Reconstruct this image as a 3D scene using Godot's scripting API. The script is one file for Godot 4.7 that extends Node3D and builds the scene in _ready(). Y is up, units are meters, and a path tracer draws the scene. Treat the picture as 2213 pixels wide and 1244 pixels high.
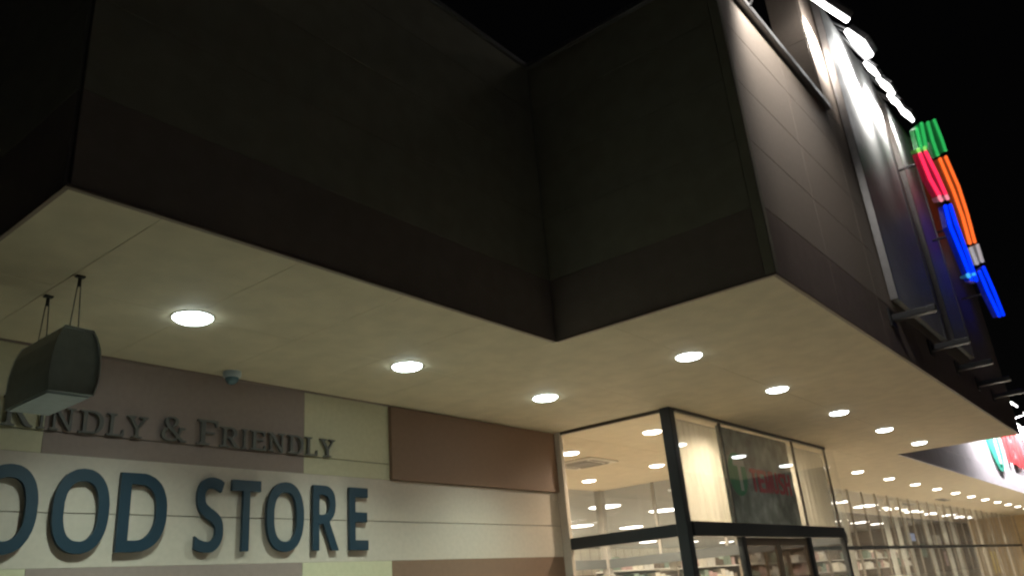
extends Node3D
# Night view up at the canopy of a supermarket: sign wall, glass entrance lobby, flood-lit fascia.
# Metres, y up. The camera stands at x = 0, z = 0; the sign wall is the plane z = WALL_Z.

const SOFFIT := 3.9
const WALL_Z := -6.94
const CANOPY_Z := -4.16      # front of the small canopy
const DEEP_X := 6.15         # left side of the deep canopy
const DEEP_Z := -1.95        # front of the deep canopy
const DEEP_END := 19.2
const LONG_Z := -4.3         # front of the long canopy
const GLASS_Z := -7.4        # long shop window
const LOBBY_X := 9.93
const LOBBY_Z := -4.96
const LOBBY_BACK := -10.66
const LOBBY_END := 16.9
const FAR_END := 56.8
const STORE_BACK := -26.0

const PHOTO := Vector2(2213, 1244)
const FOCAL := 1731.6
const EYE := Vector3(0, 1.6, 0)
var look := Basis.from_euler(Vector3(deg_to_rad(21.295), deg_to_rad(-52.985), deg_to_rad(-5.020)))

var M := {}
var boxes := {}
var used := {}
var rng := RandomNumberGenerator.new()

# ---------------------------------------------------------------- helpers
func ray(px: float, py: float) -> Vector3:
	return look * Vector3((px - PHOTO.x / 2) / FOCAL, -(py - PHOTO.y / 2) / FOCAL, -1.0)

func at_z(px: float, py: float, z: float) -> Vector3:
	var d := ray(px, py)
	return EYE + d * ((z - EYE.z) / d.z)

func at_y(px: float, py: float, y: float) -> Vector3:
	var d := ray(px, py)
	return EYE + d * ((y - EYE.y) / d.y)

func numbered(called: String) -> String:
	var n: int = used.get(called, 0)
	used[called] = n + 1
	return called if n == 0 else "%s_%03d" % [called, n]

func tag(o: Node3D, label: String, category: String, group := "") -> Node3D:
	o.set_meta("label", label)
	o.set_meta("category", category)
	if group != "":
		o.set_meta("group", group)
	return o

func thing(called: String, at: Vector3, label: String, category: String, group := "") -> Node3D:
	var o := Node3D.new()
	o.name = numbered(called)
	add_child(o)
	o.position = at
	return tag(o, label, category, group)

func part(called: String, mesh: Mesh, m: Material, parent: Node3D, at := Vector3.ZERO) -> MeshInstance3D:
	var o := MeshInstance3D.new()
	o.name = called
	o.mesh = mesh
	o.material_override = m
	o.position = at
	o.cast_shadow = GeometryInstance3D.SHADOW_CASTING_SETTING_ON
	parent.add_child(o, true)
	return o

# a box with slightly bevelled edges, shared between pieces of one size
func slab(size: Vector3, bevel := 0.004) -> Mesh:
	var key := "%.3f %.3f %.3f %.4f" % [size.x, size.y, size.z, bevel]
	if boxes.has(key):
		return boxes[key]
	var h := size / 2
	var b: float = min(bevel, min(h.x, min(h.y, h.z)) * 0.45)
	var st := SurfaceTool.new()
	st.begin(Mesh.PRIMITIVE_TRIANGLES)
	st.set_smooth_group(-1)
	var sgn := [-1.0, 1.0]
	for a in 3:
		var u := (a + 1) % 3
		var v := (a + 2) % 3
		for s in sgn:
			var q := []
			for c in [[-1, -1], [1, -1], [1, 1], [-1, 1]]:
				var p := Vector3.ZERO
				p[a] = s * h[a]
				p[u] = c[0] * (h[u] - b)
				p[v] = c[1] * (h[v] - b)
				q.append(p)
			var n := Vector3.ZERO
			n[a] = s
			quad(st, q, n)
		# edges along axis a
		for s in sgn:
			for t in sgn:
				var q2 := []
				for c in [[-1, 0], [1, 0], [1, 1], [-1, 1]]:
					var p2 := Vector3.ZERO
					p2[a] = c[0] * (h[a] - b)
					p2[u] = s * (h[u] - (b if c[1] == 1 else 0.0))
					p2[v] = t * (h[v] - (0.0 if c[1] == 1 else b))
					q2.append(p2)
				var n2 := Vector3.ZERO
				n2[u] = s
				n2[v] = t
				quad(st, q2, n2.normalized())
	for sx in sgn:
		for sy in sgn:
			for sz in sgn:
				var p0 := Vector3(sx * h.x, sy * (h.y - b), sz * (h.z - b))
				var p1 := Vector3(sx * (h.x - b), sy * h.y, sz * (h.z - b))
				var p2b := Vector3(sx * (h.x - b), sy * (h.y - b), sz * h.z)
				tri(st, p0, p1, p2b, Vector3(sx, sy, sz).normalized())
	var m := st.commit()
	boxes[key] = m
	return m

func tri(st: SurfaceTool, a: Vector3, b: Vector3, c: Vector3, n: Vector3) -> void:
	if (b - a).cross(c - a).dot(n) > 0:      # front faces run clockwise
		var k := b
		b = c
		c = k
	for p in [a, b, c]:
		st.set_normal(n)
		st.add_vertex(p)

func quad(st: SurfaceTool, q: Array, n: Vector3) -> void:
	tri(st, q[0], q[1], q[2], n)
	tri(st, q[0], q[2], q[3], n)

# box part given by its two corners
func block(called: String, a: Vector3, b: Vector3, m: Material, parent: Node3D, bevel := 0.004) -> MeshInstance3D:
	var lo := Vector3(min(a.x, b.x), min(a.y, b.y), min(a.z, b.z))
	var hi := Vector3(max(a.x, b.x), max(a.y, b.y), max(a.z, b.z))
	var origin := Vector3.ZERO
	var up: Node = parent
	while up != self and up is Node3D:
		origin += (up as Node3D).position
		up = up.get_parent()
	return part(called, slab(hi - lo, bevel), m, parent, (lo + hi) / 2 - origin)

# extruded outline in the xy plane, thickness along z, centred on z = 0
func extruded(outline: PackedVector2Array, depth: float, hole := PackedVector2Array()) -> Mesh:
	var st := SurfaceTool.new()
	st.begin(Mesh.PRIMITIVE_TRIANGLES)
	st.set_smooth_group(-1)
	var d := depth / 2
	if hole.is_empty():
		var ids := Geometry2D.triangulate_polygon(outline)
		for s in [-1.0, 1.0]:
			for i in range(0, ids.size(), 3):
				tri(st, v3(outline[ids[i]], s * d), v3(outline[ids[i + 1]], s * d), v3(outline[ids[i + 2]], s * d), Vector3(0, 0, s))
	else:
		for s in [-1.0, 1.0]:
			for i in outline.size():
				var j := (i + 1) % outline.size()
				quad(st, [v3(outline[i], s * d), v3(outline[j], s * d), v3(hole[j], s * d), v3(hole[i], s * d)], Vector3(0, 0, s))
	var rings := [[outline, 1.0]]
	if not hole.is_empty():
		rings.append([hole, -1.0])
	for r in rings:
		var o: PackedVector2Array = r[0]
		var turn: float = (-1.0 if Geometry2D.is_polygon_clockwise(o) else 1.0) * r[1]
		for i in o.size():
			var j := (i + 1) % o.size()
			var e: Vector2 = o[j] - o[i]
			var n := Vector3(e.y, -e.x, 0).normalized() * turn
			quad(st, [v3(o[i], -d), v3(o[j], -d), v3(o[j], d), v3(o[i], d)], n)
	return st.commit()

func v3(p: Vector2, z: float) -> Vector3:
	return Vector3(p.x, p.y, z)

# lathe about y: profile of (radius, y)
func lathe(profile: Array, sides := 40) -> Mesh:
	var st := SurfaceTool.new()
	st.begin(Mesh.PRIMITIVE_TRIANGLES)
	st.set_smooth_group(0)
	for i in profile.size() - 1:
		var a: Vector2 = profile[i]
		var b: Vector2 = profile[i + 1]
		for k in sides:
			var t0 := TAU * k / sides
			var t1 := TAU * (k + 1) / sides
			var p := [Vector3(a.x * cos(t0), a.y, a.x * sin(t0)), Vector3(a.x * cos(t1), a.y, a.x * sin(t1)), Vector3(b.x * cos(t1), b.y, b.x * sin(t1)), Vector3(b.x * cos(t0), b.y, b.x * sin(t0))]
			if a.x > 0.0001:
				for q in [p[0], p[2], p[1]]:
					st.add_vertex(q)
			if b.x > 0.0001:
				for q in [p[0], p[3], p[2]]:
					st.add_vertex(q)
	st.index()
	st.generate_normals()
	return st.commit()

func rod(a: Vector3, b: Vector3, r: float, called: String, m: Material, parent: Node3D) -> MeshInstance3D:
	var c := CylinderMesh.new()
	c.top_radius = r
	c.bottom_radius = r
	c.height = a.distance_to(b)
	c.radial_segments = 10
	c.rings = 1
	var o := part(called, c, m, parent, (a + b) / 2)
	var y := (b - a).normalized()
	var x := y.cross(Vector3(0.3, 0.2, 0.9)).normalized()
	o.basis = Basis(x, y, x.cross(y))
	return o

# one letter, fitted to a width and a cap height, standing on its baseline at `at`
func letter(ch: String, at: Vector3, w: float, h: float, depth: float, font: Font, m: Material, parent: Node3D) -> MeshInstance3D:
	var t := TextMesh.new()
	t.text = ch
	t.font = font
	t.font_size = 96
	t.pixel_size = 0.01
	t.depth = 0.2
	t.curve_step = 1.0
	var box := t.get_aabb()
	var o := part("letter", t, m, parent)
	var sc := Vector3(w / box.size.x, h / box.size.y, depth / 0.2)
	o.scale = sc
	o.position = at - Vector3(box.position.x * sc.x, box.position.y * sc.y, 0)
	return o

func ellipse(c: Vector2, r: Vector2, n := 48) -> PackedVector2Array:
	var o := PackedVector2Array()
	for k in n:
		o.append(c + Vector2(cos(TAU * k / n), sin(TAU * k / n)) * r)
	return o

# ---------------------------------------------------------------- materials
func grain(lo: float, hi: float, freq: float, octaves := 4, seed_ := 3) -> NoiseTexture2D:
	var n := FastNoiseLite.new()
	n.seed = seed_
	n.noise_type = FastNoiseLite.TYPE_SIMPLEX_SMOOTH
	n.frequency = freq
	n.fractal_octaves = octaves
	var t := NoiseTexture2D.new()
	t.width = 512
	t.height = 512
	t.seamless = true
	t.noise = n
	var g := Gradient.new()
	g.set_color(0, Color(lo, lo, lo))
	g.set_color(1, Color(hi, hi, hi))
	t.color_ramp = g
	return t

func mat(c: Color, rough := 0.6, tex: Texture2D = null, scale := 0.7, metal := 0.0) -> StandardMaterial3D:
	var m := StandardMaterial3D.new()
	m.albedo_color = c.linear_to_srgb()
	m.roughness = rough
	m.metallic = metal
	if tex:
		m.albedo_texture = tex
		m.uv1_triplanar = true
		m.uv1_world_triplanar = true
		m.uv1_scale = Vector3.ONE * scale
	return m

func glow(c: Color, e: float) -> StandardMaterial3D:
	var m := StandardMaterial3D.new()
	m.albedo_color = Color(0.8, 0.8, 0.8)
	if c.r < 0.06 or c.b < 0.4:
		m.albedo_color = Color(c.r * 0.2, c.g * 0.2, c.b * 0.2).linear_to_srgb()
	m.emission_enabled = true
	m.emission = c.linear_to_srgb()
	m.emission_energy_multiplier = e
	m.roughness = 0.4
	return m

func glass(tint: Color, a: float) -> StandardMaterial3D:
	var m := StandardMaterial3D.new()
	m.albedo_color = Color(tint.r, tint.g, tint.b, a)
	m.transparency = BaseMaterial3D.TRANSPARENCY_ALPHA
	m.roughness = 0.0
	m.metallic_specular = 0.5
	return m

func make_materials() -> void:
	var soft := grain(0.92, 1.0, 0.012, 5, 3)
	var fine := grain(0.955, 1.0, 0.05, 4, 11)
	var reflection_streak := grain(0.45, 1.0, 0.012, 5, 21)  # patchy tones standing in for reflections, painted into the poster colour
	M.soffit = mat(Color(0.61, 0.525, 0.37), 0.7, soft, 0.4)
	M.wall_pink = mat(Color(0.545, 0.46, 0.38), 0.75, fine, 0.5)
	M.wall_cream = mat(Color(0.56, 0.51, 0.34), 0.75, fine, 0.5)
	M.wall_mauve = mat(Color(0.30, 0.225, 0.195), 0.75, fine, 0.5)
	M.wall_brown = mat(Color(0.215, 0.125, 0.08), 0.7, fine, 0.5)
	M.joint = mat(Color(0.30, 0.27, 0.24), 0.9)
	M.band = mat(Color(0.32, 0.25, 0.215), 0.55, soft, 0.6)
	M.siding = mat(Color(0.38, 0.345, 0.26), 0.85, soft, 0.5)
	M.front = mat(Color(0.43, 0.355, 0.295), 0.6, fine, 0.5)
	M.board = mat(Color(0.66, 0.67, 0.66), 0.45, soft, 0.5)
	M.coping = mat(Color(0.34, 0.33, 0.33), 0.35, soft, 1.0, 0.6)
	M.lilac = mat(Color(0.62, 0.58, 0.66), 0.5, soft, 0.3)
	M.edge = mat(Color(0.22, 0.16, 0.13), 0.5)
	M.core = mat(Color(0.33, 0.31, 0.28), 0.9)
	M.letter = mat(Color(0.014, 0.036, 0.056), 0.45)
	M.letter_small = mat(Color(0.12, 0.115, 0.10), 0.6)
	M.frame = mat(Color(0.020, 0.024, 0.028), 0.4)
	M.frame_brown = mat(Color(0.10, 0.08, 0.062), 0.45)
	M.mullion = mat(Color(0.26, 0.22, 0.17), 0.45)
	M.frame_grey = mat(Color(0.11, 0.12, 0.125), 0.45)
	M.trim = mat(Color(0.6, 0.57, 0.5), 0.4)
	M.chain = mat(Color(0.05, 0.05, 0.045), 0.5, null, 1.0, 0.5)
	M.case = mat(Color(0.38, 0.43, 0.44), 0.4, soft, 1.5)
	M.dome = mat(Color(0.10, 0.17, 0.19), 0.15)
	M.glass = glass(Color(0.9, 0.95, 0.95), 0.06)
	M.glass_tint = glass(Color(0.35, 0.27, 0.2), 0.45)
	M.curtain = mat(Color(0.85, 0.84, 0.79), 0.85, fine, 1.5)
	M.curtain.backlight_enabled = true
	M.curtain.backlight = Color(0.95, 0.94, 0.90)
	M.poster = mat(Color(0.60, 0.68, 0.63), 0.5, reflection_streak, 0.35)
	M.logo_green = mat(Color(0.04, 0.36, 0.17), 0.5)
	M.logo_teal = mat(Color(0.03, 0.36, 0.28), 0.5)
	M.logo_white = mat(Color(0.62, 0.68, 0.64), 0.5)
	M.logo_red = mat(Color(0.68, 0.06, 0.10), 0.5)
	M.sign_red = mat(Color(0.62, 0.03, 0.04), 0.45)
	M.sign_white = mat(Color(0.75, 0.74, 0.74), 0.45)
	M.lobby_wall = mat(Color(0.42, 0.40, 0.37), 0.7, soft, 0.5)
	M.tile = mat(Color(0.68, 0.62, 0.50), 0.5, soft, 0.6)
	M.store_ceiling = mat(Color(0.22, 0.205, 0.185), 0.8, soft, 0.4)
	M.store_wall = mat(Color(0.16, 0.115, 0.08), 0.8, soft, 0.4)
	M.floor = mat(Color(0.62, 0.56, 0.47), 0.35, soft, 0.4)
	M.pavement = mat(Color(0.46, 0.43, 0.38), 0.85, fine, 0.4)
	M.warm_wall = mat(Color(0.62, 0.46, 0.26), 0.7, soft, 0.5)
	M.vent = mat(Color(0.62, 0.58, 0.50), 0.5)
	M.vent_dark = mat(Color(0.20, 0.18, 0.16), 0.7)
	M.steel = mat(Color(0.10, 0.10, 0.105), 0.35, null, 1.0, 0.7)
	M.steel_light = mat(Color(0.45, 0.45, 0.46), 0.35, null, 1.0, 0.6)
	M.lens_cool = glow(Color(0.84, 1.0, 1.0), 26.0)
	M.lens = glow(Color(0.92, 1.0, 1.0), 13.0)
	M.lens_warm = glow(Color(1.0, 0.95, 0.85), 9.0)
	M.lens_store = glow(Color(1.0, 0.98, 0.93), 7.0)
	M.lens_flood = glow(Color(1.0, 0.99, 0.97), 8.0)
	M.neon_green = glow(Color(0.03, 0.50, 0.11), 0.9)
	M.neon_red = glow(Color(1.0, 0.025, 0.09), 1.5)
	M.neon_orange = glow(Color(1.0, 0.15, 0.025), 1.3)
	M.neon_blue = glow(Color(0.0, 0.03, 1.0), 1.6)
	M.neon_white = glow(Color(0.75, 0.70, 0.72), 0.45)
	M.neon_lime = glow(Color(0.30, 0.85, 0.15), 0.9)
	M.neon_pink = glow(Color(1.0, 0.30, 0.38), 1.0)
	M.neon_sky = glow(Color(0.05, 0.45, 1.0), 1.0)
	for k in ["green", "red", "orange", "blue", "white", "lime", "pink", "sky"]:
		var tube: StandardMaterial3D = M["neon_" + k]
		var body: StandardMaterial3D = tube.duplicate()
		body.emission_energy_multiplier = 0.12
		M["neon_" + k + "_body"] = body
	M.screen_blue = glow(Color(0.10, 0.25, 0.6), 0.6)
	M.board_white = mat(Color(0.6, 0.57, 0.5), 0.6)
	M.board_pink = mat(Color(0.42, 0.27, 0.24), 0.6)
	M.board_green = mat(Color(0.2, 0.25, 0.19), 0.6)
	M.board_red = mat(Color(0.36, 0.07, 0.06), 0.6)
	M.board_yellow = mat(Color(0.62, 0.50, 0.05), 0.6)

# ---------------------------------------------------------------- scene
func _ready() -> void:
	rng.seed = 7
	var cam := Camera3D.new()
	cam.name = "camera"
	add_child(cam)
	cam.position = EYE
	cam.basis = look
	cam.fov = rad_to_deg(2 * atan(PHOTO.y / 2 / FOCAL))
	cam.near = 0.05
	cam.far = 600
	cam.current = true
	var lens := CameraAttributesPhysical.new()
	lens.frustum_focal_length = 12.0 / tan(deg_to_rad(cam.fov / 2))
	lens.frustum_focus_distance = 1.2
	lens.exposure_aperture = 10.0
	cam.attributes = lens

	var env := Environment.new()
	env.background_mode = Environment.BG_SKY
	var sm := ProceduralSkyMaterial.new()
	sm.sky_top_color = Color(0.010, 0.010, 0.011)
	sm.sky_horizon_color = Color(0.030, 0.029, 0.028)
	sm.ground_bottom_color = Color(0.02, 0.02, 0.02)
	sm.ground_horizon_color = Color(0.03, 0.029, 0.028)
	sm.sun_angle_max = 1.0
	var sky := Sky.new()
	sky.sky_material = sm
	env.sky = sky
	env.background_energy_multiplier = 1.0
	env.tonemap_mode = Environment.TONE_MAPPER_LINEAR
	env.tonemap_exposure = 1.0
	env.sdfgi_enabled = true
	env.ssao_enabled = true
	env.ssil_enabled = true
	var we := WorldEnvironment.new()
	we.name = "world_environment"
	we.environment = env
	add_child(we)

	var moon := DirectionalLight3D.new()
	moon.name = "moon"
	add_child(moon)
	moon.rotation_degrees = Vector3(-48, -30, 0)
	moon.light_color = Color(0.9, 0.95, 1.0)
	moon.light_energy = 0.004
	moon.light_angular_distance = 2.0
	moon.shadow_enabled = true

	make_materials()
	build_ground()
	build_store()
	build_lamps()
	build_wall_signs()
	build_hanging_box()
	build_front_signs()
	build_interior()

func build_ground() -> void:
	var p := PlaneMesh.new()
	p.size = Vector2(400, 400)
	var g := part("pavement", p, M.pavement, self)
	g.set_meta("kind", "structure")
	var f := part("shop_floor", slab(Vector3(FAR_END - LOBBY_X - 0.4, 0.02, GLASS_Z - STORE_BACK - 0.3)), M.floor, self, Vector3((FAR_END + LOBBY_X) / 2, 0.012, (GLASS_Z + STORE_BACK) / 2))
	f.set_meta("kind", "structure")
	var f2 := part("lobby_floor", slab(Vector3(LOBBY_END - LOBBY_X - 0.3, 0.02, LOBBY_Z - GLASS_Z - 0.2)), M.floor, self, Vector3((LOBBY_END + LOBBY_X) / 2, 0.012, (LOBBY_Z + GLASS_Z) / 2))
	f2.set_meta("kind", "structure")

# panels of a soffit, their undersides at y = SOFFIT
func soffit_panels(parent: Node3D, xs: Array, zs: Array, m: Material) -> void:
	for i in xs.size() - 1:
		for j in zs.size() - 1:
			block("soffit_panel", Vector3(xs[i] + 0.0012, SOFFIT, zs[j] + 0.0012), Vector3(xs[i + 1] - 0.0012, SOFFIT + 0.012, zs[j + 1] - 0.0012), m, parent, 0.002)

func steps(a: float, b: float, d: float, first := -1.0) -> Array:
	var o := [a]
	var v := a + (first if first > 0 else d)
	while v < b - d * 0.35:
		o.append(v)
		v += d
	o.append(b)
	return o

const ROWS := [3.9, 4.53, 5.2, 5.84, 6.5, 7.05]

# siding of a facade that runs along x (front = z) or along z (front = x)
func siding(parent: Node3D, along_x: bool, front: float, cuts: Array, rows: Array, outward: float, upper: Material, lower: Material) -> void:
	for i in cuts.size() - 1:
		for j in rows.size() - 1:
			var g := 0.0018
			var m: Material = lower if j == 0 else upper
			var back := front - outward * 0.022
			if along_x:
				block("fascia_panel", Vector3(cuts[i] + g, rows[j] + g, front), Vector3(cuts[i + 1] - g, rows[j + 1] - g, back), m, parent, 0.003)
			else:
				block("fascia_panel", Vector3(front, rows[j] + g, cuts[i] + g), Vector3(back, rows[j + 1] - g, cuts[i + 1] - g), m, parent, 0.003)

func build_store() -> void:
	var s := thing("store_building", Vector3(10, 0, -7), "long supermarket building with stepped beige canopies, sign wall and glass entrance", "building")
	# --- sign wall: backing and coloured boards
	var wall := block("wall", Vector3(-3, 0, WALL_Z - 0.3), Vector3(LOBBY_X - 0.02, SOFFIT + 0.06, WALL_Z - 0.016), M.joint, s)
	var rows := [0.1, 0.75, 1.4, 2.135, 2.555, 3.02, 3.2, 3.895]
	var low := [-3.0, 2.735, 5.32, 6.54, LOBBY_X - 0.06]
	for c in 4:
		for r in 7:
			var x0: float = low[c]
			var x1: float = low[c + 1]
			var y0: float = rows[r]
			var y1: float = rows[r + 1]
			var top := r >= 5
			var mid := r == 3 or r == 4
			var m: Material = M.wall_pink if mid else [M.wall_cream, M.wall_mauve, M.wall_cream, M.wall_brown][c]
			if (c == 3 and top) or (mid and c > 0):
				continue
			if mid:
				x1 = low[4]
			# the joint of the siding is open at 2.555, 3.2 and the low rows; colours meet flush elsewhere
			var g0 := 0.004 if r in [0, 1, 2, 4, 6] else 0.0005
			var g1 := 0.004 if r in [0, 1, 3, 5] else 0.0005
			block("wall_board", Vector3(x0 + 0.0006, y0 + g0, WALL_Z), Vector3(x1 - 0.0006, y1 - g1, WALL_Z - 0.016), m, wall, 0.0015)
	block("raised_board", Vector3(6.545, 3.025, WALL_Z + 0.045), Vector3(LOBBY_X - 0.06, 3.885, WALL_Z - 0.014), M.wall_brown, wall, 0.004)
	block("cornice_strip", Vector3(-3, 3.884, WALL_Z + 0.03), Vector3(6.54, 3.898, WALL_Z + 0.002), M.edge, wall, 0.002)
	# --- canopy over the sign wall
	var a := block("canopy", Vector3(1.63, SOFFIT + 0.014, WALL_Z), Vector3(DEEP_X + 0.03, 7.0, CANOPY_Z - 0.024), M.core, s)
	soffit_panels(a, [1.62, 2.16, 3.17, 4.18, 5.19, DEEP_X + 0.03], [WALL_Z, -5.6, CANOPY_Z - 0.03], M.soffit)
	siding(a, true, CANOPY_Z, [1.61, DEEP_X], ROWS, 1.0, M.siding, M.band)
	siding(a, false, 1.59, [-6.9, -5.55, CANOPY_Z - 0.03], ROWS, -1.0, M.siding, M.band)
	block("edge_trim", Vector3(1.585, SOFFIT - 0.012, CANOPY_Z + 0.006), Vector3(DEEP_X - 0.005, SOFFIT + 0.012, CANOPY_Z - 0.03), M.edge, a, 0.003)
	block("edge_trim", Vector3(1.585, SOFFIT - 0.012, WALL_Z), Vector3(1.615, SOFFIT + 0.012, CANOPY_Z - 0.031), M.edge, a, 0.003)
	block("parapet_coping", Vector3(1.55, 7.05, -6.9), Vector3(DEEP_X - 0.03, 7.11, CANOPY_Z + 0.03), M.coping, a, 0.006)
	# --- deep canopy
	var b := block("canopy", Vector3(DEEP_X + 0.032, SOFFIT + 0.014, WALL_Z), Vector3(DEEP_END - 0.03, 7.0, DEEP_Z - 0.024), M.core, s)
	var xs := steps(DEEP_X + 0.03, DEEP_END - 0.02, 1.01)
	soffit_panels(b, xs, [-4.96, -3.57, DEEP_Z - 0.03], M.soffit)
	soffit_panels(b, steps(DEEP_X + 0.03, DEEP_END - 0.02, 1.01), [WALL_Z, -5.6, -4.96], M.soffit)
	siding(b, false, DEEP_X, [CANOPY_Z, DEEP_Z - 0.09], ROWS, -1.0, M.siding, M.band)
	siding(b, true, DEEP_Z, [DEEP_X + 0.09, 7.85, 9.55, 11.25, 12.95, 14.65, 16.35, 17.8, DEEP_END], ROWS, 1.0, M.front, M.band)
	siding(b, false, DEEP_END, [LONG_Z, -3.1, DEEP_Z - 0.03], ROWS, 1.0, M.siding, M.band)
	block("corner_trim", Vector3(DEEP_X - 0.006, SOFFIT, DEEP_Z + 0.006), Vector3(DEEP_X + 0.085, 7.05, DEEP_Z - 0.085), M.siding, b, 0.008)
	block("edge_trim", Vector3(DEEP_X - 0.008, SOFFIT - 0.012, CANOPY_Z + 0.006), Vector3(DEEP_X + 0.03, SOFFIT + 0.012, DEEP_Z + 0.008), M.edge, b, 0.003)
	block("edge_trim", Vector3(DEEP_X + 0.03, SOFFIT - 0.012, DEEP_Z + 0.008), Vector3(DEEP_END, SOFFIT + 0.012, DEEP_Z - 0.03), M.edge, b, 0.003)
	block("parapet_coping", Vector3(DEEP_X - 0.05, 7.05, CANOPY_Z - 0.5), Vector3(DEEP_X + 0.25, 7.11, DEEP_Z - 0.24), M.coping, b, 0.006)
	block("parapet_coping", Vector3(DEEP_X - 0.05, 7.05, DEEP_Z + 0.06), Vector3(9.545, 7.13, DEEP_Z - 0.24), M.coping, b, 0.006)
	# raised sign tower on the front of the deep canopy
	var t := block("sign_tower", Vector3(9.57, 7.02, DEEP_Z - 0.4), Vector3(18.6, 9.3, DEEP_Z - 0.024), M.core, s)
	siding(t, true, DEEP_Z, [9.55, 11.25, 12.95, 14.65, 16.35, 17.8, 18.62], [7.05, 7.8, 8.55, 9.3], 1.0, M.front, M.front)
	siding(t, false, 9.55, [DEEP_Z - 0.42, DEEP_Z - 0.024], [7.14, 8.2, 9.3], -1.0, M.front, M.front)
	block("parapet_coping", Vector3(9.5, 9.3, DEEP_Z - 0.45), Vector3(18.66, 9.36, DEEP_Z + 0.05), M.coping, t, 0.006)
	# --- long canopy
	var c := block("canopy", Vector3(DEEP_END - 0.028, SOFFIT + 0.014, GLASS_Z - 0.2), Vector3(62, 7.0, LONG_Z - 0.024), M.core, s)
	soffit_panels(c, steps(DEEP_END - 0.02, 61.9, 1.42), [GLASS_Z - 0.15, -5.85, LONG_Z - 0.03], M.soffit)
	siding(c, true, LONG_Z, steps(DEEP_END + 0.005, 61.9, 3.4), [3.9, 4.45, 5.2, 6.2, 7.05], 1.0, M.lilac, M.lilac)
	block("edge_trim", Vector3(DEEP_END + 0.002, SOFFIT - 0.012, LONG_Z + 0.008), Vector3(61.9, SOFFIT + 0.012, LONG_Z - 0.03), M.lilac, c, 0.003)
	block("parapet_coping", Vector3(DEEP_END + 0.01, 7.05, LONG_Z - 0.24), Vector3(61.9, 7.12, LONG_Z + 0.04), M.coping, c, 0.006)
	block("wing_wall", Vector3(FAR_END, 0, GLASS_Z - 0.2), Vector3(FAR_END + 0.3, SOFFIT - 0.002, LONG_Z - 0.6), M.warm_wall, s)
	# --- glass entrance lobby
	var fr: Material = M.frame
	block("corner_column", Vector3(9.86, 0, LOBBY_Z - 0.14), Vector3(10.0, SOFFIT - 0.001, LOBBY_Z + 0.02), fr, s, 0.01)
	block("corner_trim", Vector3(LOBBY_X - 0.055, 0, WALL_Z + 0.002), Vector3(LOBBY_X + 0.03, SOFFIT - 0.001, WALL_Z + 0.13), M.wall_pink, s)
	block("ceiling_trim", Vector3(LOBBY_X - 0.03, SOFFIT - 0.045, WALL_Z + 0.132), Vector3(LOBBY_X + 0.03, SOFFIT - 0.0015, LOBBY_Z - 0.142), M.frame_brown, s)
	block("ceiling_trim", Vector3(10.002, SOFFIT - 0.045, LOBBY_Z - 0.03), Vector3(16.2, SOFFIT - 0.0015, LOBBY_Z + 0.03), M.frame_brown, s)
	block("transom_beam", Vector3(LOBBY_X - 0.05, 2.21, WALL_Z + 0.132), Vector3(LOBBY_X + 0.05, 2.37, LOBBY_Z - 0.142), fr, s, 0.006)
	block("transom_beam", Vector3(10.002, 2.20, LOBBY_Z - 0.06), Vector3(16.26, 2.39, LOBBY_Z + 0.05), fr, s, 0.006)
	for x in [11.47, 14.46, 16.2]:
		block("mullion", Vector3(x - 0.015, 2.392, LOBBY_Z - 0.03), Vector3(x + 0.015, SOFFIT - 0.046, LOBBY_Z + 0.012), M.frame_brown if x > 14 else fr, s, 0.004)
	for x in [11.55, 14.30, 16.2]:
		block("door_post", Vector3(x - 0.06, 0, LOBBY_Z - 0.05), Vector3(x + 0.06, 2.198, LOBBY_Z + 0.04), fr, s, 0.004)
	var px := [10.002, 11.47, 14.46, 16.2]
	for k in 3:
		block("glass_pane", Vector3(px[k] + 0.017, 2.394, LOBBY_Z - 0.004), Vector3(px[k + 1] - 0.017, SOFFIT - 0.048, LOBBY_Z + 0.004), M.glass, s, 0.0)
	block("glass_pane", Vector3(10.005, 0.02, LOBBY_Z - 0.004), Vector3(11.485, 2.196, LOBBY_Z + 0.004), M.glass, s, 0.0)
	block("glass_pane", Vector3(14.365, 0.02, LOBBY_Z - 0.004), Vector3(16.135, 2.196, LOBBY_Z + 0.004), M.glass, s, 0.0)
	block("glass_pane", Vector3(LOBBY_X - 0.004, 2.372, WALL_Z + 0.134), Vector3(LOBBY_X + 0.004, SOFFIT - 0.048, LOBBY_Z - 0.144), M.glass, s, 0.0)
	block("glass_pane", Vector3(LOBBY_X - 0.004, 0.02, WALL_Z + 0.134), Vector3(LOBBY_X + 0.004, 2.208, LOBBY_Z - 0.144), M.glass, s, 0.0)
	for k in 2:
		var x0 := 11.62 + 1.32 * k
		var d := block("sliding_door", Vector3(x0, 2.08, LOBBY_Z - 0.045), Vector3(x0 + 1.30, 2.19, LOBBY_Z - 0.005), M.frame_brown, s)
		for x in [x0, x0 + 1.22]:
			block("door_stile", Vector3(x, 0.03, LOBBY_Z - 0.045), Vector3(x + 0.08, 2.078, LOBBY_Z - 0.005), M.frame_brown, d)
		block("pane", Vector3(x0 + 0.082, 0.03, LOBBY_Z - 0.029), Vector3(x0 + 1.218, 2.078, LOBBY_Z - 0.021), M.glass_tint, d, 0.0)
	# lobby ceiling and inner glass walls
	var lc := block("lobby_ceiling", Vector3(LOBBY_X, SOFFIT + 0.014, LOBBY_BACK), Vector3(LOBBY_END, SOFFIT + 0.08, WALL_Z - 0.002), M.core, s)
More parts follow.
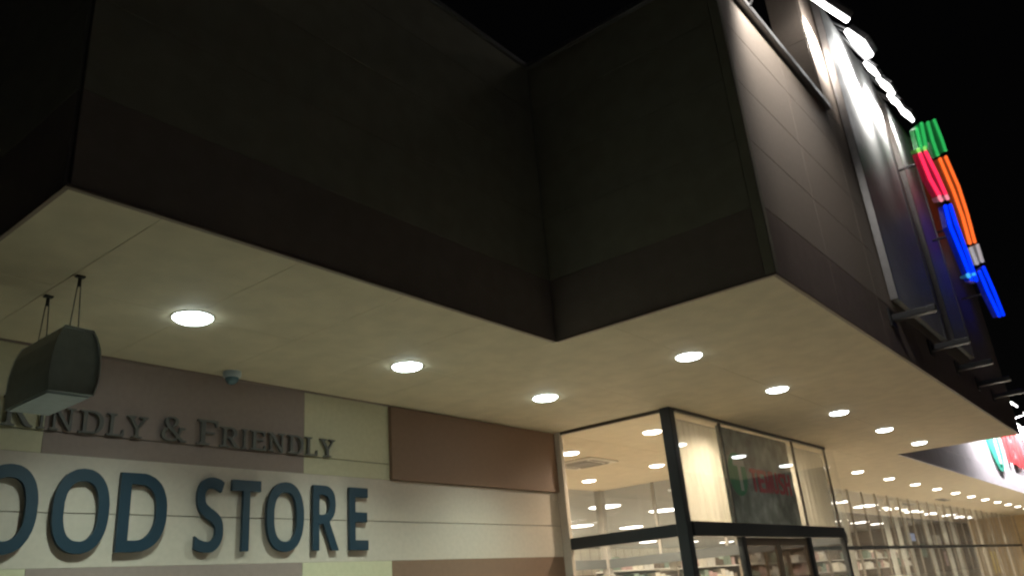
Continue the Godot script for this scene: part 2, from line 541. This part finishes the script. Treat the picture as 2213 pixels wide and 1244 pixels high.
	for i in 5:
		for j in 3:
			var zz := [LOBBY_BACK, -9.4, -8.15, WALL_Z]
			var x0 := LOBBY_X + 0.03 + i * 1.39
			block("ceiling_panel", Vector3(x0 + 0.002, SOFFIT, zz[j] + 0.002), Vector3(x0 + 1.386, SOFFIT + 0.012, zz[j + 1] - 0.004), M.soffit, lc, 0.001)
	block("inner_post", Vector3(LOBBY_END - 0.09, 0, LOBBY_BACK - 0.09), Vector3(LOBBY_END + 0.09, SOFFIT - 0.001, LOBBY_BACK + 0.09), M.lobby_wall, s)
	block("inner_transom", Vector3(LOBBY_X, 2.13, LOBBY_BACK - 0.04), Vector3(LOBBY_END - 0.092, 2.33, LOBBY_BACK + 0.04), M.frame_grey, s)
	block("inner_transom", Vector3(LOBBY_END - 0.04, 2.13, LOBBY_BACK + 0.092), Vector3(LOBBY_END + 0.04, 2.33, -5.1), M.frame_grey, s)
	for z in [-9.2, -7.6, -6.2]:
		block("inner_mullion", Vector3(LOBBY_END - 0.035, 2.332, z - 0.035), Vector3(LOBBY_END + 0.035, SOFFIT - 0.001, z + 0.035), M.lobby_wall, s)
	for x in [11.4, 13.2, 15.0]:
		block("inner_mullion", Vector3(x - 0.035, 2.332, LOBBY_BACK - 0.035), Vector3(x + 0.035, SOFFIT - 0.001, LOBBY_BACK + 0.035), M.lobby_wall, s)
	block("glass_pane", Vector3(LOBBY_X, 2.334, LOBBY_BACK - 0.004), Vector3(LOBBY_END - 0.094, SOFFIT - 0.002, LOBBY_BACK + 0.004), M.glass, s, 0.0)
	block("glass_pane", Vector3(LOBBY_END - 0.004, 2.334, LOBBY_BACK + 0.094), Vector3(LOBBY_END + 0.004, SOFFIT - 0.002, -5.0), M.glass, s, 0.0)
	# --- long shop window
	var mx := [17.0]
	while mx[-1] < FAR_END - 1.5:
		mx.append(mx[-1] + 1.42)
	mx.append(FAR_END - 0.03)
	for k in mx.size():
		block("mullion", Vector3(mx[k] - 0.018, 0, GLASS_Z - 0.05), Vector3(mx[k] + 0.018, SOFFIT - 0.001, GLASS_Z + 0.015), M.mullion, s, 0.004)
		if k < mx.size() - 1:
			block("transom_beam", Vector3(mx[k] + 0.031, 2.18, GLASS_Z - 0.04), Vector3(mx[k + 1] - 0.031, 2.28, GLASS_Z + 0.04), fr, s, 0.004)
			block("glass_pane", Vector3(mx[k] + 0.032, 2.282, GLASS_Z - 0.004), Vector3(mx[k + 1] - 0.032, SOFFIT - 0.002, GLASS_Z + 0.004), M.glass, s, 0.0)
			block("glass_pane", Vector3(mx[k] + 0.032, 0.03, GLASS_Z - 0.004), Vector3(mx[k + 1] - 0.032, 2.178, GLASS_Z + 0.004), M.glass, s, 0.0)
	# --- shop room
	block("shop_ceiling", Vector3(LOBBY_END + 0.01, 4.0, STORE_BACK), Vector3(62, 4.06, GLASS_Z - 0.21), M.store_ceiling, s)
	block("shop_ceiling", Vector3(LOBBY_X, 4.0, STORE_BACK), Vector3(LOBBY_END, 4.06, LOBBY_BACK - 0.01), M.store_ceiling, s)
	var bw := block("back_wall", Vector3(LOBBY_X, 0, STORE_BACK - 0.3), Vector3(62, 4.06, STORE_BACK - 0.012), M.store_wall, s)
	var x := LOBBY_X + 0.2
	while x < 61.0:
		block("wall_tile", Vector3(x, 2.6, STORE_BACK + 0.01), Vector3(x + 0.86, 3.98, STORE_BACK - 0.01), M.tile, bw, 0.006)
		x += 0.92
	block("side_wall", Vector3(LOBBY_X - 0.3, 0, STORE_BACK), Vector3(LOBBY_X - 0.004, 4.06, WALL_Z - 0.302), M.store_wall, s)
	block("side_wall", Vector3(FAR_END + 0.302, 0, STORE_BACK), Vector3(FAR_END + 0.6, 3.998, GLASS_Z - 0.202), M.store_wall, s)

# ---------------------------------------------------------------- lamps
func spot(at: Vector3, towards: Vector3, c: Color, e: float, angle: float, blend: float, size: float, parent: Node3D) -> void:
	var l := SpotLight3D.new()
	l.name = "lamp_light"
	l.light_color = c
	l.light_energy = e
	l.spot_angle = angle
	l.spot_angle_attenuation = blend
	l.spot_range = 30
	l.spot_attenuation = 2.0
	l.light_size = size
	l.shadow_enabled = true
	parent.add_child(l, true)
	l.position = at
	var up := Vector3.FORWARD if abs(towards.normalized().y) > 0.9 else Vector3.UP
	l.basis = Basis.looking_at(towards, up)

func downlight(x: float, z: float, y: float, r: float, lens: Material, c: Color, e: float, called: String, label: String, group: String, angle := 64.0, blend := 1.0) -> Node3D:
	var o := thing(called, Vector3(x, y, z), label, "ceiling light", group)
	part("trim_ring", lathe([Vector2(r * 1.10, 0.0), Vector2(r * 1.09, -0.006), Vector2(r * 1.05, -0.009), Vector2(r, -0.006), Vector2(r, 0.0)]), M.trim, o)
	part("lens", lathe([Vector2(r * 0.99, -0.002), Vector2(r * 0.97, -0.014), Vector2(r * 0.86, -0.026), Vector2(r * 0.55, -0.034), Vector2(0.0, -0.038)]), lens, o)
	spot(Vector3(0, -0.05, 0), Vector3.DOWN, c, e, angle, blend, r * 0.8, o)
	return o

func build_lamps() -> void:
	var cool := Color(0.90, 1.0, 0.95)
	var white := Color(1.0, 0.95, 0.86)
	var names := ["round cool white downlight in soffit beside the hanging grey box", "middle cool white downlight in soffit above the large store letters", "cool white downlight in soffit above the raised brown wall board"]
	for k in 3:
		downlight(3.2 + 2.355 * k, -5.6, SOFFIT, 0.15, M.lens_cool, cool, 9.0, "downlight", names[k], "downlights of the sign wall canopy")
	for k in 5:
		downlight(7.78 + 2.52 * k, -3.57, SOFFIT, 0.14, M.lens, white, 2.8, "downlight", ["downlight in deep canopy soffit before the corner column", "downlight in deep canopy soffit before the cream lobby curtain", "downlight in deep canopy soffit before the dark poster", "downlight in deep canopy soffit before the end of the lobby", "last downlight of the deep canopy, beside its far edge"][k], "downlights of the deep canopy")
	for k in 12:
		downlight(21.32 + 2.86 * k, -5.82, SOFFIT, 0.14, M.lens_warm, white, 6.0, "downlight", "round downlight in the long canopy soffit along the shop window", "downlights of the long canopy")
	var warm := Color(1.0, 0.92, 0.80)
	var lob := [[11.28, -6.0], [11.59, -7.79], [14.61, -7.78], [14.96, -9.65], [14.5, -6.0]]
	var spots := ["lobby downlight close to the cream curtain and the corner column", "lobby downlight beside the ceiling air conditioner", "lobby downlight in the middle of the far half of the ceiling", "lobby downlight close to the inner glass corner", "lobby downlight behind the door poster"]
	for k in lob.size():
		var p: Array = lob[k]
		downlight(p[0], p[1], SOFFIT, 0.15, M.lens_warm, warm, 14.0, "lobby_downlight", spots[k], "downlights of the glass lobby", 84.0, 0.6)
	# round high-output lamps of the shop
	var shop := []
	for k in 10:
		shop.append([20.0 + 3.7 * k, -9.5])
		shop.append([17.4 + 3.6 * k, -13.1])
		shop.append([22.1 + 3.65 * k, -17.2])
	for k in 6:
		shop.append([25.0 + 5.0 * k, -22.5])
	for p in shop:
		downlight(p[0], p[1], 4.0, 0.48, M.lens_store, Color(1.0, 0.95, 0.86), 26.0, "shop_lamp", "large round ceiling lamp inside the shop", "ceiling lamps inside the shop", 72.0, 0.5)
	# dome camera on the soffit
	var d := thing("dome_camera", Vector3(4.3, SOFFIT, -6.74), "small dark dome camera on soffit above the mauve wall block", "camera")
	part("base_ring", lathe([Vector2(0.085, 0.0), Vector2(0.085, -0.045), Vector2(0.07, -0.06), Vector2(0.0, -0.06)], 24), M.case, d)
	part("dome", lathe([Vector2(0.062, -0.06), Vector2(0.06, -0.085), Vector2(0.045, -0.11), Vector2(0.02, -0.125), Vector2(0.0, -0.128)], 24), M.dome, d)
	# air conditioner cassette in the lobby ceiling
	var ac := thing("ceiling_air_conditioner", Vector3(12.75, SOFFIT, -8.3), "pale ceiling air conditioner cassette with dark grille in lobby", "air conditioner")
	part("panel", slab(Vector3(0.95, 0.03, 0.95), 0.01), M.vent, ac, Vector3(0, -0.016, 0))
	part("grille", slab(Vector3(0.5, 0.012, 0.5), 0.004), M.vent_dark, ac, Vector3(0, -0.038, 0))
	for k in 4:
		var q := part("louvre", slab(Vector3(0.6, 0.008, 0.07), 0.003), M.vent_dark, ac, Vector3(0.36 * cos(PI / 2 * k), -0.036, 0.36 * sin(PI / 2 * k)))
		q.rotation.y = PI / 2 * (k + 1)
	var v := thing("soffit_vent", Vector3(35.2, SOFFIT, -6.75), "narrow dark vent in long canopy soffit near the shop window", "vent")
	part("frame", slab(Vector3(1.5, 0.02, 0.3), 0.004), M.vent, v, Vector3(0, -0.011, 0))
	for k in 5:
		part("slat", slab(Vector3(1.42, 0.012, 0.03), 0.002), M.vent_dark, v, Vector3(0, -0.028, -0.1 + 0.05 * k))

# ---------------------------------------------------------------- lettering on the wall
func sans(bold := false) -> Font:
	var f := SystemFont.new()
	f.font_names = PackedStringArray(["Droid Sans"])
	f.font_weight = 700 if bold else 400
	return f

func build_wall_signs() -> void:
	var f := FontVariation.new()
	f.base_font = sans(false)
	f.variation_embolden = 0.55
	var o := thing("large_letter_sign", Vector3(4.0, 2.245, WALL_Z + 0.035), "large dark blue capital letters reading FOOD STORE on pinkish wall", "sign")
	var set_ := [["F", 1.92, 2.22], ["O", 2.30, 2.745], ["O", 2.858, 3.305], ["D", 3.385, 3.814], ["S", 4.097, 4.378], ["T", 4.457, 4.775], ["O", 4.85, 5.292], ["R", 5.408, 5.745], ["E", 5.893, 6.154]]
	for k in set_:
		var low := 0.008 if k[0] in ["O", "S"] else 0.0
		letter(k[0], Vector3(k[1] - 4.0, -low, 0), k[2] - k[1], 0.655 + low * 2, 0.035, f, M.letter, o)
	var serif := SystemFont.new()
	serif.font_names = PackedStringArray(["Droid Serif"])
	serif.font_weight = 400
	var p := thing("small_letter_sign", Vector3(4.0, 3.207, WALL_Z + 0.03), "small dark serif letters reading KINDLY & FRIENDLY above the large letters", "sign")
	var small := [["K", 2.40, 2.63, 0.235], ["I", 2.665, 2.725, 0.19], ["N", 2.755, 2.955, 0.19], ["D", 2.99, 3.19, 0.19], ["L", 3.22, 3.37, 0.19], ["Y", 3.395, 3.58, 0.19], ["&", 3.715, 3.96, 0.225], ["F", 4.068, 4.276, 0.235], ["R", 4.309, 4.52, 0.19], ["I", 4.545, 4.605, 0.19], ["E", 4.641, 4.821, 0.19], ["N", 4.846, 5.052, 0.19], ["D", 5.087, 5.285, 0.19], ["L", 5.31, 5.467, 0.19], ["Y", 5.503, 5.704, 0.19]]
	for k in small:
		letter(k[0], Vector3(k[1] - 4.0, 0, 0), k[2] - k[1], k[3], 0.03, serif, M.letter_small, p)

# ---------------------------------------------------------------- hanging box
func build_hanging_box() -> void:
	var o := thing("hanging_box", Vector3(2.19, 3.06, -5.53), "grey hanging metal box with rounded side and pale underside on chains", "hanging box")
	var prof := PackedVector2Array([Vector2(-0.14, 0.0), Vector2(0.135, 0.0), Vector2(0.152, 0.07), Vector2(0.160, 0.15), Vector2(0.158, 0.23), Vector2(0.145, 0.31), Vector2(0.120, 0.38), Vector2(0.09, 0.425), Vector2(-0.09, 0.43), Vector2(-0.125, 0.34), Vector2(-0.145, 0.22), Vector2(-0.15, 0.1)])
	part("casing", extruded(prof, 0.62), M.case, o)
	var rim := PackedVector2Array()
	var inner := PackedVector2Array()
	for q in prof:
		rim.append((q - Vector2(0, 0.215)) * 1.02 + Vector2(0, 0.215))
		inner.append((q - Vector2(0, 0.215)) * 0.95 + Vector2(0, 0.215))
	for z in [-0.318, 0.318]:
		part("end_rim", extruded(rim, 0.014, inner), M.case, o, Vector3(0, 0, z))
	part("bottom_panel", slab(Vector3(0.26, 0.012, 0.56), 0.004), M.case, o, Vector3(-0.003, -0.008, 0))
	for z in [0.21, -0.27]:
		var top := SOFFIT - 3.06
		for dx in [-0.03, 0.03]:
			rod(Vector3(0.01 + dx, 0.425, z), Vector3(0.01 + dx * 0.3, top - 0.05, z), 0.0035, "chain", M.chain, o)
		part("hook_plate", slab(Vector3(0.06, 0.012, 0.04), 0.003), M.chain, o, Vector3(0.01, top - 0.011, z))
		rod(Vector3(0.01, top - 0.02, z), Vector3(0.01, top - 0.08, z), 0.012, "hook", M.chain, o)

# ---------------------------------------------------------------- signs and floodlights on the fascia
func traced(parent: Node3D, called: String, pts: Array, z: float, depth: float, face: String) -> void:
	var c := Vector3.ZERO
	var w := []
	for p in pts:
		var q := at_z(p[0], p[1], z)
		w.append(q)
		c += q
	c /= w.size()
	var o := PackedVector2Array()
	for q in w:
		o.append(Vector2(q.x - c.x, q.y - c.y))
	var casing := part(called, extruded(o, depth), M[face + "_body"], parent, Vector3(c.x, c.y, z - depth / 2) - parent.position)
	# glowing tubes from the top edge of the channel to its lower edge
	var n := o.size()
	var half := n / 2
	for t in [0.12, 0.88]:
		var run := []
		for i in half:
			run.append((o[i] as Vector2).lerp(o[n - 1 - i], t))
		for i in half - 1:
			rod(v3(run[i], depth / 2 + 0.03), v3(run[i + 1], depth / 2 + 0.03), 0.028, "neon_tube", M[face], casing)

func floodlight(at: Vector3, wall: Vector3, e: float, size: float, dir: Vector3, angle: float, label: String, group: String) -> void:
	var o := thing("floodlight", at, label, "floodlight", group)
	dir = dir.normalized()
	var head := part("head", slab(Vector3(size * 0.9, 0.2 * size, size * 0.7), 0.02), M.steel, o)
	head.basis = Basis.looking_at(dir, Vector3.UP) * Basis(Vector3.RIGHT, -PI / 2)
	var lens := part("lens", slab(Vector3(size * 0.92, 0.14 * size, size * 0.72), 0.02), M.lens_flood, o, dir * 0.15 * size)
	lens.basis = head.basis
	for dx in [-0.09, 0.09]:
		rod(Vector3(dx, 0.02, 0), Vector3(dx, wall.y - at.y, wall.z - at.z), 0.014, "arm", M.steel_light, o)
	spot(dir * (0.15 * size + 0.07), dir, Color(1.0, 0.985, 0.96), e, angle, 0.7, 0.1, o)

func build_front_signs() -> void:
	# pale boards hung on the front of the tower
	var specs := [[10.2, 12.82, 4.62, 9.22, "tall pale grey sign board lit by floodlights on the canopy front"], [13.6, 15.1, 4.75, 9.05, "second tall grey sign board beyond the flood-lit one"]]
	for q in specs:
		var o := thing("sign_board", Vector3((q[0] + q[1]) / 2, q[2], DEEP_Z + 0.07), q[4], "sign board")
		block("panel", Vector3(q[0], q[2], DEEP_Z + 0.03), Vector3(q[1], q[3], DEEP_Z + 0.10), M.board, o, 0.01)
		block("side_rail", Vector3(q[0] - 0.05, q[2], DEEP_Z + 0.02), Vector3(q[0] - 0.002, q[3], DEEP_Z + 0.115), M.coping, o, 0.006)
		block("side_rail", Vector3(q[1] + 0.002, q[2], DEEP_Z + 0.02), Vector3(q[1] + 0.05, q[3], DEEP_Z + 0.115), M.coping, o, 0.006)
	# steel arms under the boards
	var xs := [10.02, 11.99, 13.7, 15.35, 16.83]
	var arms := ["black steel arm beneath the near edge of the flood-lit sign board", "black steel arm beneath the far half of the flood-lit sign board", "black steel arm beneath the second grey sign board", "black steel arm under the emblem, just past the second sign board", "last black steel arm, closest to the far end of the canopy front"]
	for k in xs.size():
		var x: float = xs[k]
		var o := thing("bracket_arm", Vector3(x, 4.36, DEEP_Z), arms[k], "bracket", "arms under the sign boards")
		part("beam", slab(Vector3(0.09, 0.07, 0.50), 0.008), M.steel, o, Vector3(0, 0, 0.252))
		part("lip", slab(Vector3(0.10, 0.010, 0.46), 0.003), M.steel, o, Vector3(0, -0.041, 0.25))
		part("foot_plate", slab(Vector3(0.24, 0.22, 0.02), 0.004), M.steel, o, Vector3(0, 0, 0.012))
	# floodlights on arms along the tower top
	var heads := [[1803, 6, 0.54, 30.0], [1866, 84, 0.52, 34.0], [1890, 145, 0.30, 24.0], [1921, 180, 0.36, 5.0], [1940, 214, 0.32, 4.0], [1964, 240, 0.36, 3.0]]
	var says := ["large floodlight over the left part of the pale sign board", "large floodlight over the right part of the pale sign board", "small floodlight beside the large ones on the sign tower", "floodlight between the two grey sign boards", "floodlight over the second grey sign board", "floodlight beside the top of the coloured emblem"]
	for k in heads.size():
		var h: Array = heads[k]
		var at := at_z(h[0], h[1], -1.54)
		floodlight(at, Vector3(at.x, 9.33, DEEP_Z + 0.045), h[3], h[2], Vector3(0.25 if k == 0 else 0.0, -0.55, -1), 50.0 if k == 0 else 58.0, says[k], "floodlights of the sign tower")
	floodlight(Vector3(6.9, 7.85, -1.40), Vector3(6.9, 7.1, DEEP_Z + 0.062), 8.0, 0.3, Vector3(0.45, -1, -0.45), 47.0, "floodlight on arms above the brown parapet beside the sign tower", "")
	for x in [30.2, 33.4, 36.8, 40.2, 43.6]:
		floodlight(Vector3(x, 7.2, -3.6), Vector3(x, 7.09, LONG_Z + 0.042), 70.0, 0.34, Vector3(0, -0.75, -1), 84.0, "white floodlight on arms above the red lettered fascia", "floodlights of the long canopy")
	# coloured light emblem standing off the tower
	var e := thing("light_emblem", Vector3(15, 6.5, -1.5), "glowing green, red, orange and blue emblem on the sign tower", "light sign")
	var z := -1.5
	# outlines run down the left edge and back up the right edge
	traced(e, "green_piece", [[1976, 280], [1986, 322], [2000, 318], [1990, 266]], z, 0.07, "neon_green")
	traced(e, "green_piece", [[2000, 266], [2010, 306], [2022, 340], [2044, 326], [2034, 296], [2018, 258]], z, 0.07, "neon_green")
	traced(e, "lime_piece", [[1978, 323], [1981, 330], [1999, 325], [1996, 318]], z, 0.07, "neon_lime")
	traced(e, "red_piece", [[1982, 332], [2004, 388], [2025, 424], [2043, 420], [2024, 376], [1999, 328]], z, 0.07, "neon_red")
	traced(e, "pink_piece", [[2024, 426], [2029, 435], [2048, 431], [2044, 422]], z, 0.07, "neon_pink")
	traced(e, "orange_piece", [[2026, 344], [2056, 415], [2076, 470], [2092, 528], [2106, 524], [2090, 462], [2071, 402], [2043, 338]], z, 0.07, "neon_orange")
	traced(e, "white_piece", [[2093, 536], [2108, 573], [2123, 566], [2112, 528]], z, 0.07, "neon_white")
	traced(e, "blue_piece", [[2038, 446], [2048, 490], [2074, 552], [2096, 606], [2110, 610], [2092, 556], [2066, 484], [2052, 442]], z, 0.07, "neon_blue")
	traced(e, "sky_blue_piece", [[2086, 594], [2089, 600], [2104, 596], [2102, 590]], z + 0.06, 0.07, "neon_sky")
	traced(e, "blue_piece", [[2112, 588], [2132, 636], [2156, 684], [2168, 682], [2148, 630], [2124, 576]], z, 0.07, "neon_blue")
	for p in [[13.2, 7.6], [14.4, 6.7], [16.0, 7.4], [16.6, 6.2]]:
		rod(Vector3(p[0], p[1], -1.56) - e.position, Vector3(p[0], p[1], DEEP_Z + 0.002) - e.position, 0.02, "standoff", M.steel, e)
	# logo and red letters on the long canopy
	var l := thing("fascia_sign", Vector3(36, 5.0, LONG_Z + 0.03), "flood-lit green round logo and red letters on white fascia", "sign")
	part("logo_disc", extruded(ellipse(Vector2(0, 0), Vector2(1.35, 1.3)), 0.05), M.logo_teal, l, Vector3(-2.75, 0.75, 0))
	part("logo_stem", slab(Vector3(0.35, 1.7, 0.03), 0.005), M.sign_white, l, Vector3(-2.65, 0.55, 0.042))
	part("logo_bar", slab(Vector3(1.7, 0.35, 0.03), 0.005), M.sign_white, l, Vector3(-2.65, 1.48, 0.042))
	var f := sans(true)
	var word := "TEMUSH"
	for k in word.length():
		letter(word[k], Vector3(-0.7 + 1.55 * k, -0.05, 0.02), 1.35, 1.5, 0.06, f, M.sign_red, l)

# ---------------------------------------------------------------- inside the glass
func curtain(called: String, a: Vector3, w: float, h: float, pleats: int, depth: float, m: Material, label: String, group := "") -> void:
	var o := thing(called, a, label, "curtain", group)
	var st := SurfaceTool.new()
	st.begin(Mesh.PRIMITIVE_TRIANGLES)
	var n := pleats * 8
	var rows := 5
	var ph := []
	for k in pleats + 2:
		ph.append(rng.randf_range(0.6, 1.3))
	for j in rows + 1:
		for i in n + 1:
			var u := float(i) / n
			var v := float(j) / rows
			var k: float = ph[int(u * pleats)] * (0.75 + 0.25 * v)
			st.add_vertex(Vector3(u * w, h - v * h, depth * k * sin(TAU * u * pleats)))
	for j in rows:
		for i in n:
			var p := j * (n + 1) + i
			for q in [p, p + 1, p + n + 2, p, p + n + 2, p + n + 1]:
				st.add_index(q)
	st.generate_normals()
	part("cloth", st.commit(), m, o)
	rod(Vector3(-0.03, h + 0.012, 0), Vector3(w + 0.03, h + 0.012, 0), 0.012, "curtain_rail", M.steel_light, o)

func build_interior() -> void:
	curtain("pleated_curtain", Vector3(10.04, 2.36, LOBBY_Z - 0.2), 1.72, 1.46, 10, 0.028, M.curtain, "bright cream pleated curtain behind glass beside the corner column")
	curtain("pleated_curtain", Vector3(14.46, 2.36, LOBBY_Z - 0.2), 2.15, 1.46, 9, 0.04, M.curtain, "cream pleated curtain behind glass beyond the dark poster")
	# poster over the doors
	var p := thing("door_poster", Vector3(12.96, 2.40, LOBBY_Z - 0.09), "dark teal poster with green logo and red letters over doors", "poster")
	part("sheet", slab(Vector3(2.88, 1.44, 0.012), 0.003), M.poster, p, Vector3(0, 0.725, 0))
	part("logo_disc", extruded(ellipse(Vector2.ZERO, Vector2(0.34, 0.33)), 0.006), M.logo_green, p, Vector3(-0.93, 0.74, 0.010))
	part("logo_stem", slab(Vector3(0.11, 0.42, 0.004), 0.001), M.logo_white, p, Vector3(-0.86, 0.70, 0.016))
	part("logo_bar", slab(Vector3(0.42, 0.10, 0.004), 0.001), M.logo_white, p, Vector3(-0.86, 0.915, 0.018))
	var f := sans(true)
	var word := "TEMUSH"
	for k in word.length():
		letter(word[k], Vector3(-0.46 + 0.29 * k, 0.50, 0.012), 0.255, 0.36, 0.008, f, M.logo_red, p)
	# curtains along the shop window
	for x in [25.4, 29.8, 31.3, 32.5, 35.4, 38.5, 40.3, 44.2, 46.4, 49.9, 53.4]:
		curtain("window_curtain", Vector3(x, 0.4, GLASS_Z - 0.3), rng.randf_range(0.28, 0.7), 3.42, 5, 0.05, M.curtain, "narrow pale curtain hanging inside the long shop window", "curtains of the shop window")
	# boards hung in the shop
	var boards := [["board_white", 33.0, 1.9, 2.3, 1.2, "white hanging board inside shop"], ["board_green", 36.2, 1.9, 2.4, 0.9, "green hanging board inside shop"], ["board_white", 39.0, 2.3, 2.75, 1.1, "pale hanging board inside shop near the blue screen"], ["board_pink", 40.2, 1.5, 2.1, 1.2, "pink hanging board inside shop"], ["board_red", 26.7, 1.2, 1.75, 0.8, "red hanging board inside shop behind the first window panes"], ["board_yellow", 51.2, 0.9, 2.0, 1.3, "tall yellow banner inside the far end of the shop window"]]
	for q in boards:
		var o := thing("hanging_board", Vector3(q[1], q[2], GLASS_Z - 0.7), q[5], "hanging sign")
		var h: float = q[3] - q[2]
		part("board", slab(Vector3(q[4], h, 0.03), 0.004), M[q[0]], o, Vector3(0, h / 2, 0))
		for s in [-0.4, 0.4]:
			rod(Vector3(q[4] * s, h, 0), Vector3(q[4] * s, 4.0 - q[2], 0), 0.006, "cord", M.steel_light, o)
	var sc := thing("shop_screen", Vector3(35.4, 2.5, GLASS_Z - 0.9), "small blue lit screen hanging inside the shop", "screen")
	part("housing", slab(Vector3(1.3, 0.34, 0.08), 0.01), M.steel, sc, Vector3(0, 0.17, 0))
	part("screen_face", slab(Vector3(1.22, 0.27, 0.01), 0.002), M.screen_blue, sc, Vector3(0, 0.17, 0.046))
	for s in [-0.45, 0.45]:
		rod(Vector3(s, 0.34, 0), Vector3(s, 1.5, 0), 0.012, "pole", M.steel, sc)
	# shelves seen through the glass
	for k in 7:
		var o := thing("shop_shelf", Vector3(20.5 + 4.6 * k, 0.02, -12.0), "tall shop shelf with boxed goods inside the window", "shelf", "shelves inside the shop")
		part("back_panel", slab(Vector3(3.4, 2.15, 0.05), 0.004), M.store_wall, o, Vector3(0, 1.08, -0.25))
		for j in 5:
			part("shelf_board", slab(Vector3(3.4, 0.03, 0.5), 0.003), M.trim, o, Vector3(0, 0.3 + 0.45 * j, 0))
			if j >= 3:
				for i in 11:
					var w := 0.27
					var hh := 0.2 + 0.05 * float((i * 7 + k * 3 + j) % 4)
					part("boxed_goods", slab(Vector3(w, hh, 0.3), 0.006), [M.tile, M.board_white, M.store_wall, M.board_green, M.board_pink][(i / 2 + k + j * 2) % 5], o, Vector3(-1.5 + 0.3 * i, 0.316 + 0.45 * j + hh / 2, 0))
